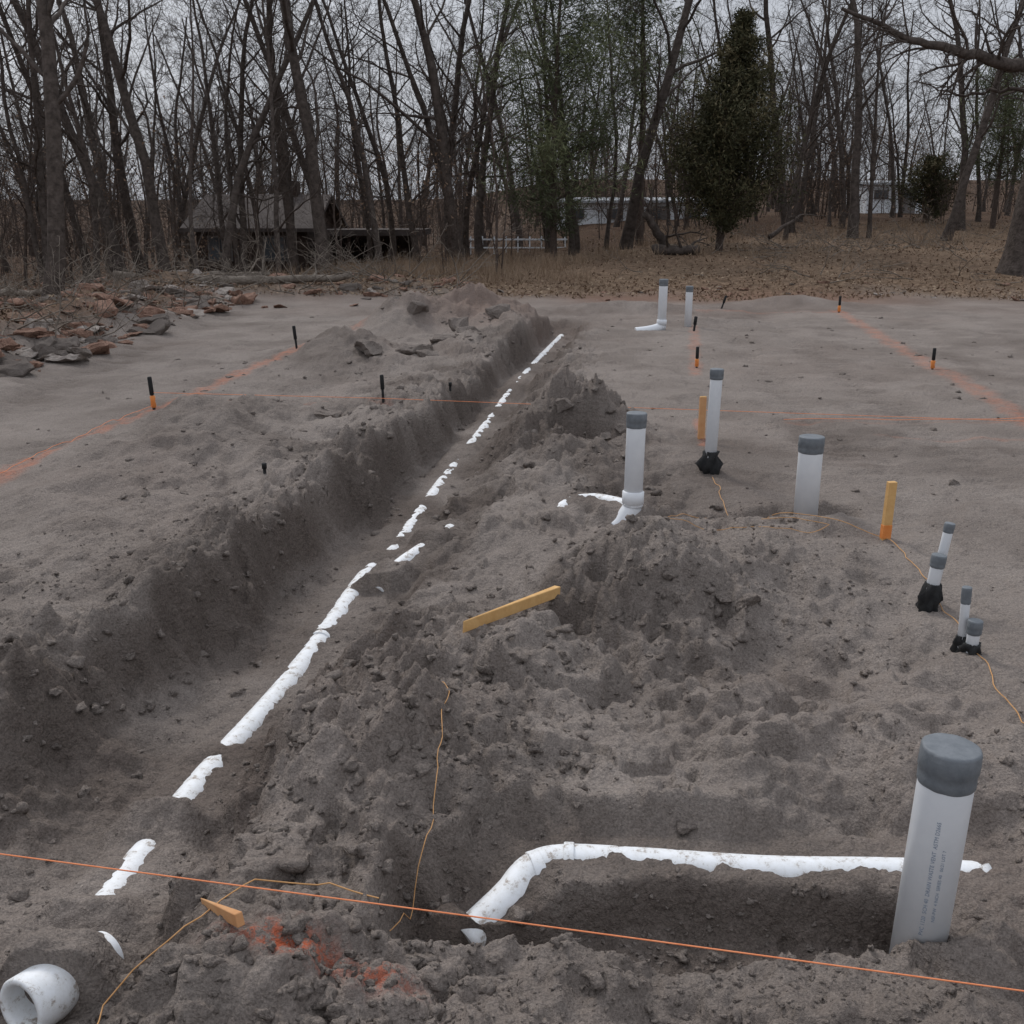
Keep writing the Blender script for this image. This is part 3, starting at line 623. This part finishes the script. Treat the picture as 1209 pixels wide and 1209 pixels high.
def conifer(name,x,y,H,W,n_br,per,mat,seed,low=.1,size=.10,asp=.25,shape=.8,droop=.4,gap=0.,spread=.16,r0=.12,k2=2.0):
    g=empty(name,(x,y,TZ(x,y)));r=np.random.default_rng(seed);tm=TM()
    P=path(r,(0,0,-.1),(0,0,1),H,12,.02,.02);tm.tube(P,np.linspace(r0,.015,13),8)
    C=[];T=[]
    for k in range(n_br):
        t=low+(1-low)*(k+r.random())/n_br
        if r.random()<gap: continue
        pr=(min(1,(1-t)*k2)**shape)*min(1,(t-low)/.12+.45)
        L=W/2*pr*r.uniform(.45,1.25)+.06;az=r.uniform(0,6.283)
        p0=np.array([np.interp(t*12,range(13),P[:,i]) for i in range(3)])
        d=np.array([math.cos(az),math.sin(az),droop])
        B=path(r,p0,d,L,6,.10,.03);tm.tube(B,np.linspace(.025,.005,7)*(1.2-t),4)
        tone0=np.clip(r.normal(.45,.2),0,1)
        m=int(per*(.35+L/(W/2)))
        u=r.random(m)**.6*6;i=np.minimum(u.astype(int),5);c0=B[i]+(B[i+1]-B[i])*(u-i)[:,None]
        sp=spread*(.4+.7*pr)
        cl=r.normal(0,1,(max(3,m//28),3))*sp*1.1;cc=cl[r.integers(0,len(cl),m)]
        off=r.normal(0,sp*.45,(m,3))+cc;C.append(c0+off);T.append(np.clip(tone0+r.normal(0,.15,m)+off[:,2]/sp*.10+.12*(u/6-.5),0,1))
    link(bpy.data.objects.new('trunk',tm.mesh('trunk',M_bark2)),g)
    C=np.concatenate(C);T=np.concatenate(T)
    link(bpy.data.objects.new('foliage',blades('foliage',C,size,asp,mat,T,seed)),g);return g
conifer('cedar_tree',6.2,31.5,6.5,4.1,270,220,M_cedar,3,low=.10,size=.125,asp=.20,shape=.9,droop=.65,spread=.18,k2=1.5)
conifer('pine_tree',1.25,31.5,9.5,4.2,100,260,M_pine,4,low=.10,size=.22,asp=.08,shape=.4,droop=.35,gap=.15,spread=.26,r0=.11)
conifer('pine_tree',4.6,38,12,4.6,70,240,M_pine,5,low=.35,size=.24,asp=.09,shape=.5,droop=.35,gap=.1,spread=.3,r0=.16)
conifer('pine_tree',18.2,40,6.0,4.0,60,200,M_pine,6,low=.3,size=.2,asp=.09,shape=.5,droop=.35,spread=.28)
conifer('cedar_tree',17.2,44,2.6,2.8,80,120,M_cedar,8,low=.12,size=.12,asp=.25,droop=.6)

rl=np.random.default_rng(12);C=[];T=[]
for k in range(280):
    y=rl.uniform(25,65);x=rl.uniform(-.58,.55)*y
    if x>-1 and y<38: y+=16
    if -.31*y<x<-.09*y and y<40 and rl.random()<.6: y+=18
    c0=np.array([x,y,TZ(x,y)+rl.uniform(.3,4.0)]);m=int(rl.uniform(60,220));C.append(c0+rl.normal(0,1,(m,3))*np.array([.9,.9,.6])*rl.uniform(.5,1.3));T.append(np.clip(rl.normal(.22,.25,m),0,1))
link(bpy.data.objects.new('understory_brush',blades('understory_brush',np.concatenate(C),.08,.4,M_brown,np.concatenate(T),2)))
n=30000;x=rl.uniform(-.5,.56,n);y=19.3+26*rl.random(n)**1.4;x=x*y
n2=5000;x=np.concatenate([x,rl.uniform(-9,-4.9,n2)]);y=np.concatenate([y,rl.uniform(9.5,20,n2)]);tt=terrain(x,y)
m=(tt[1]>.3);C=np.stack([x,y,tt[0]+.015],1)[m]
link(bpy.data.objects.new('leaf_litter',blades('leaf_litter',C,.07,.45,M_brown,np.clip(rl.normal(.5,.35,len(C)),0,1),3)))
C=[]
for k in range(260):
    if rl.random()<.6: x,y=rl.uniform(-5.5,2),rl.uniform(23,31)
    else: x,y=rl.uniform(-4,17),rl.uniform(28,42)
    h=TZ(x,y);m=45;C.append(np.stack([x+rl.normal(0,.15,m),y+rl.normal(0,.15,m),np.full(m,h)],1))
C=np.concatenate(C)
link(bpy.data.objects.new('dead_grass',blades('dead_grass',C,.38,.016,M_brown,np.clip(rl.normal(.75,.2,len(C)),0,1),4,up=3)))

def log(name,p,q,r0,r1,seed,stubs=2,mat=None):
    r=np.random.default_rng(seed);tm=TM();p=np.array(p,float);q=np.array(q,float)
    t=np.linspace(0,1,9);P=p+(q-p)*t[:,None]+r.normal(0,.03,(9,3));rr=np.linspace(r0,r1,9);rr=np.concatenate([[.001],rr,[.001]]);P=np.concatenate([P[:1]-(P[1]-P[0])*.001,P,P[-1:]+(P[-1]-P[-2])*.001])
    tm.tube(P,rr,12)
    for k in range(stubs):
        i=r.integers(3,9);grow(tm,r,P[i],r.normal(0,1,3)+[0,0,1],r.uniform(.4,1.4),r0*.35,2,3,(0,0,3),.3)
    link(bpy.data.objects.new(name,tm.mesh(name,mat or M_log)))
log('fallen_log',(4.6,31,TZ(4.6,31)+.1),(3.9,30.6,TZ(3.9,30.6)+1.15),.15,.10,1,3,M_bark)
log('fallen_log',(4.1,30.6,TZ(4.1,30.6)+.12),(5.4,30.0,TZ(5.4,30)+.12),.16,.12,2,3,M_bark)
log('fallen_log',(-6.2,20.2,TZ(-6.2,20.2)+.1),(-3.2,20.9,TZ(-3.2,20.9)+.1),.11,.06,3)
log('fallen_log',(-8.2,21.5,TZ(-8.2,21.5)+.1),(-5.2,22.2,TZ(-5.2,22.2)+.1),.09,.06,4)
log('fallen_log',(-10.5,20.5,TZ(-10.5,20.5)+.2),(-7.6,19.6,TZ(-7.6,19.6)+.1),.08,.04,5)
log('fallen_log',(-7.4,17.5,TZ(-7.4,17.5)+.12),(-5.6,18.2,TZ(-5.6,18.2)+.1),.07,.04,8)
log('fallen_log',(8.8,36,TZ(8.8,36)+.2),(10.2,37,TZ(10.2,37)+.9),.09,.04,7,4,M_bark)
r=np.random.default_rng(9);tm=TM()
for k in range(140):
    x=r.uniform(-11,-1);y=r.uniform(19.4,24)
    grow(tm,r,(x,y,TZ(x,y)+.03),(r.normal(),r.normal()*.4,abs(r.normal())*.3),r.uniform(.6,1.9),.016,2,4,(0,0,4,2),.2)
for k in range(110):
    x=r.uniform(-8.5,-5.1);y=r.uniform(11,19)
    grow(tm,r,(x,y,TZ(x,y)+.03),(r.normal(),r.normal()*.4,abs(r.normal())*.2),r.uniform(.4,1.3),.012,2,4,(0,0,4,2),.2)
for k in range(150):
    x=r.uniform(3,18);y=r.uniform(21,42)
    if k%3==0: x=8.5+r.normal(0,1.2)+(3.5 if k%2 else 0);y=30+r.normal(0,.8)
    grow(tm,r,(x,y,TZ(x,y)+.03),(r.normal(),r.normal()*.4,abs(r.normal())*.18),r.uniform(.6,1.6),.014,2,4,(0,0,4,2),.2)
link(bpy.data.objects.new('brush_pile',tm.mesh('brush_pile',M_log)))

# ------------------------------------------------------------------ buildings
def boxo(name,x0,x1,y0,y1,z0,z1,mat,parent):
    V=[(x,y,z) for z in(z0,z1) for y in(y0,y1) for x in(x0,x1)]
    F=[(0,2,3,1),(4,5,7,6),(0,1,5,4),(2,6,7,3),(0,4,6,2),(1,3,7,5)]
    me=bpy.data.meshes.new(name);me.from_pydata(V,[],F);me.materials.append(mat);link(bpy.data.objects.new(name,me),parent)
def roofo(name,x0,x1,y0,y1,z0,z1,mat,parent,t=.12):
    ym=(y0+y1)/2;V=[];
    for x in(x0,x1): V+=[(x,y0,z0),(x,ym,z1),(x,y1,z0),(x,y1,z0-t),(x,ym,z1-t),(x,y0,z0-t)]
    F=[(0,1,7,6),(1,2,8,7),(2,3,9,8),(3,4,10,9),(4,5,11,10),(5,0,6,11),(0,5,4,1),(1,4,3,2),(6,7,10,11),(7,8,9,10)]
    me=bpy.data.meshes.new(name);me.from_pydata(V,[],F);me.materials.append(mat);link(bpy.data.objects.new(name,me),parent)
M_siding=simple('brown_siding',(.040,.027,.022),(.066,.047,.037),3,.9)
M_roof=simple('shingles',(.060,.049,.044),(.098,.082,.075),6,.95)
M_roofw=simple('metal_roof',(.42,.44,.46),(.52,.54,.56),2,.6)
M_white=simple('white_siding',(.70,.73,.76),(.80,.82,.84),2,.7)
M_glass=simple('window_glass',(.05,.055,.06),(.09,.10,.11),2,.2,spec=.4)
M_trim=simple('trim_paint',(.15,.135,.125),(.2,.18,.17),4,.7)
h=empty('brown_house')
boxo('walls',-10.8,-7.0,36,42,-2.2,1.1,M_siding,h);roofo('roof',-11.2,-6.6,35.5,42.5,1.1,2.25,M_roof,h)
def gable(x,h):
    V=[(x,36,1.05),(x,42,1.05),(x,39,2.07),(x+.1,36,1.05),(x+.1,42,1.05),(x+.1,39,2.07)]
    me=bpy.data.meshes.new('gable_wall');me.from_pydata(V,[],[(0,1,2),(3,5,4),(0,2,5,3),(1,4,5,2)]);me.materials.append(M_siding);link(bpy.data.objects.new('gable_wall',me),h)
gable(-10.79,h);gable(-7.12,h)
for x in(-10.0,-8.1):
    boxo('window_frame',x-.42,x+.42,35.95,35.99,.0,.85,M_trim,h);boxo('window',x-.36,x+.36,35.92,35.945,.06,.79,M_glass,h);boxo('mullion',x-.02,x+.02,35.89,35.915,.06,.79,M_trim,h)
boxo('door',-9.3,-8.75,35.95,35.99,-1.0,.75,M_siding,h)
boxo('chimney',-8.3,-7.8,38.7,39.3,1.9,2.7,M_siding,h)
boxo('porch_deck',-6.99,-3.1,36,39,-.55,-.4,M_siding,h);boxo('porch_roof',-6.58,-3.0,35.8,39.2,.85,1.05,M_roof,h)
boxo('porch_back_wall',-6.98,-3.6,39.3,39.5,-.6,.9,M_siding,h)
for k in range(5): boxo('porch_post_%d'%k,-6.4+k*.75,-6.28+k*.75,36.02,36.12,-.4,.85,M_siding,h)
boxo('porch_rail',-6.9,-3.3,35.9,35.95,.0,.08,M_siding,h)
def mobile(x0,x1,y,z0,z1,nw):
    h=empty('mobile_home');boxo('walls',x0,x1,y,y+4,z0,z1,M_white,h);roofo('roof',x0-.2,x1+.2,y-.2,y+4.2,z1+.13,z1+.3,M_roofw,h)
    for k in range(nw):
        x=x0+(k+.5)*(x1-x0)/nw;boxo('window_frame_%d'%k,x-.4,x+.4,y-.05,y-.01,z1-.75,z1-.25,M_trim,h);boxo('window_%d'%k,x-.33,x+.33,y-.09,y-.055,z1-.7,z1-.3,M_glass,h)
    boxo('door',x0+(x1-x0)*.62,x0+(x1-x0)*.62+.8,y-.06,y-.02,z0+.2,z1-.15,M_trim,h)
mobile(2.2,9.8,52,-.1,2.05,4)
mobile(20.0,23.2,60,1.0,3.1,2)
g=empty('white_rail_fence')
for k in range(9): boxo('post_%d'%k,-1.6+k*.45,-1.55+k*.45,40,40.05,-.2,.75,M_white,g)
boxo('rail_top',-1.65,2.1,39.96,39.99,.6,.66,M_white,g);boxo('rail_low',-1.65,2.1,39.96,39.99,.3,.35,M_white,g)

# ------------------------------------------------------------------ sky & light
w=bpy.data.worlds.new('World');scene.world=w;w.use_nodes=True;nt=w.node_tree
bg=nt.nodes['Background'];sky=N(nt,'ShaderNodeTexSky',sky_type='NISHITA');sky.sun_disc=False;sky.sun_elevation=R(42);sky.sun_rotation=R(-28);sky.dust_density=3;sky.air_density=1.0
hs=N(nt,'ShaderNodeHueSaturation');hs.inputs['Saturation'].default_value=.3;nt.links.new(sky.outputs[0],hs.inputs['Color'])
co=N(nt,'ShaderNodeTexCoord').outputs['Generated']
cl=ramp(nt,noise(nt,co,2.2,5,.55),[(.3,(4.0,4.25,4.8)),(.7,(5.0,5.25,5.75))])
sx=N(nt,'ShaderNodeSeparateXYZ');nt.links.new(co,sx.inputs[0])
ze=N(nt,'ShaderNodeMapRange');ze.inputs['From Min'].default_value=.15;ze.inputs['From Max'].default_value=.9;ze.inputs['To Min'].default_value=1.0;ze.inputs['To Max'].default_value=1.9
nt.links.new(sx.outputs[2],ze.inputs['Value'])
sc=N(nt,'ShaderNodeVectorMath',operation='SCALE');nt.links.new(cl,sc.inputs[0]);nt.links.new(ze.outputs[0],sc.inputs['Scale'])
nt.links.new(mix(nt,.85,hs.outputs[0],sc.outputs[0]),bg.inputs['Color']);bg.inputs['Strength'].default_value=.112
sl=bpy.data.lights.new('sun','SUN');sl.energy=1.5;sl.angle=R(13);sl.color=(1,.96,.92)
so=bpy.data.objects.new('sun',sl);link(so)
az=R(-28);el=R(42);dirv=Vector((math.sin(az)*math.cos(el),math.cos(az)*math.cos(el),math.sin(el)))
so.rotation_euler=dirv.to_track_quat('Z','Y').to_euler();so.location=(0,0,20)
scene.view_settings.view_transform='Standard';scene.view_settings.look='None';scene.view_settings.exposure=0
cd=bpy.data.cameras.new('camera');cd.lens=35.74;cd.sensor_width=36;cd.clip_start=.05;cd.clip_end=2000
co_=bpy.data.objects.new('camera',cd);link(co_);co_.location=(0,0,1.6);co_.rotation_euler=(R(90-16.4),0,0);scene.camera=co_
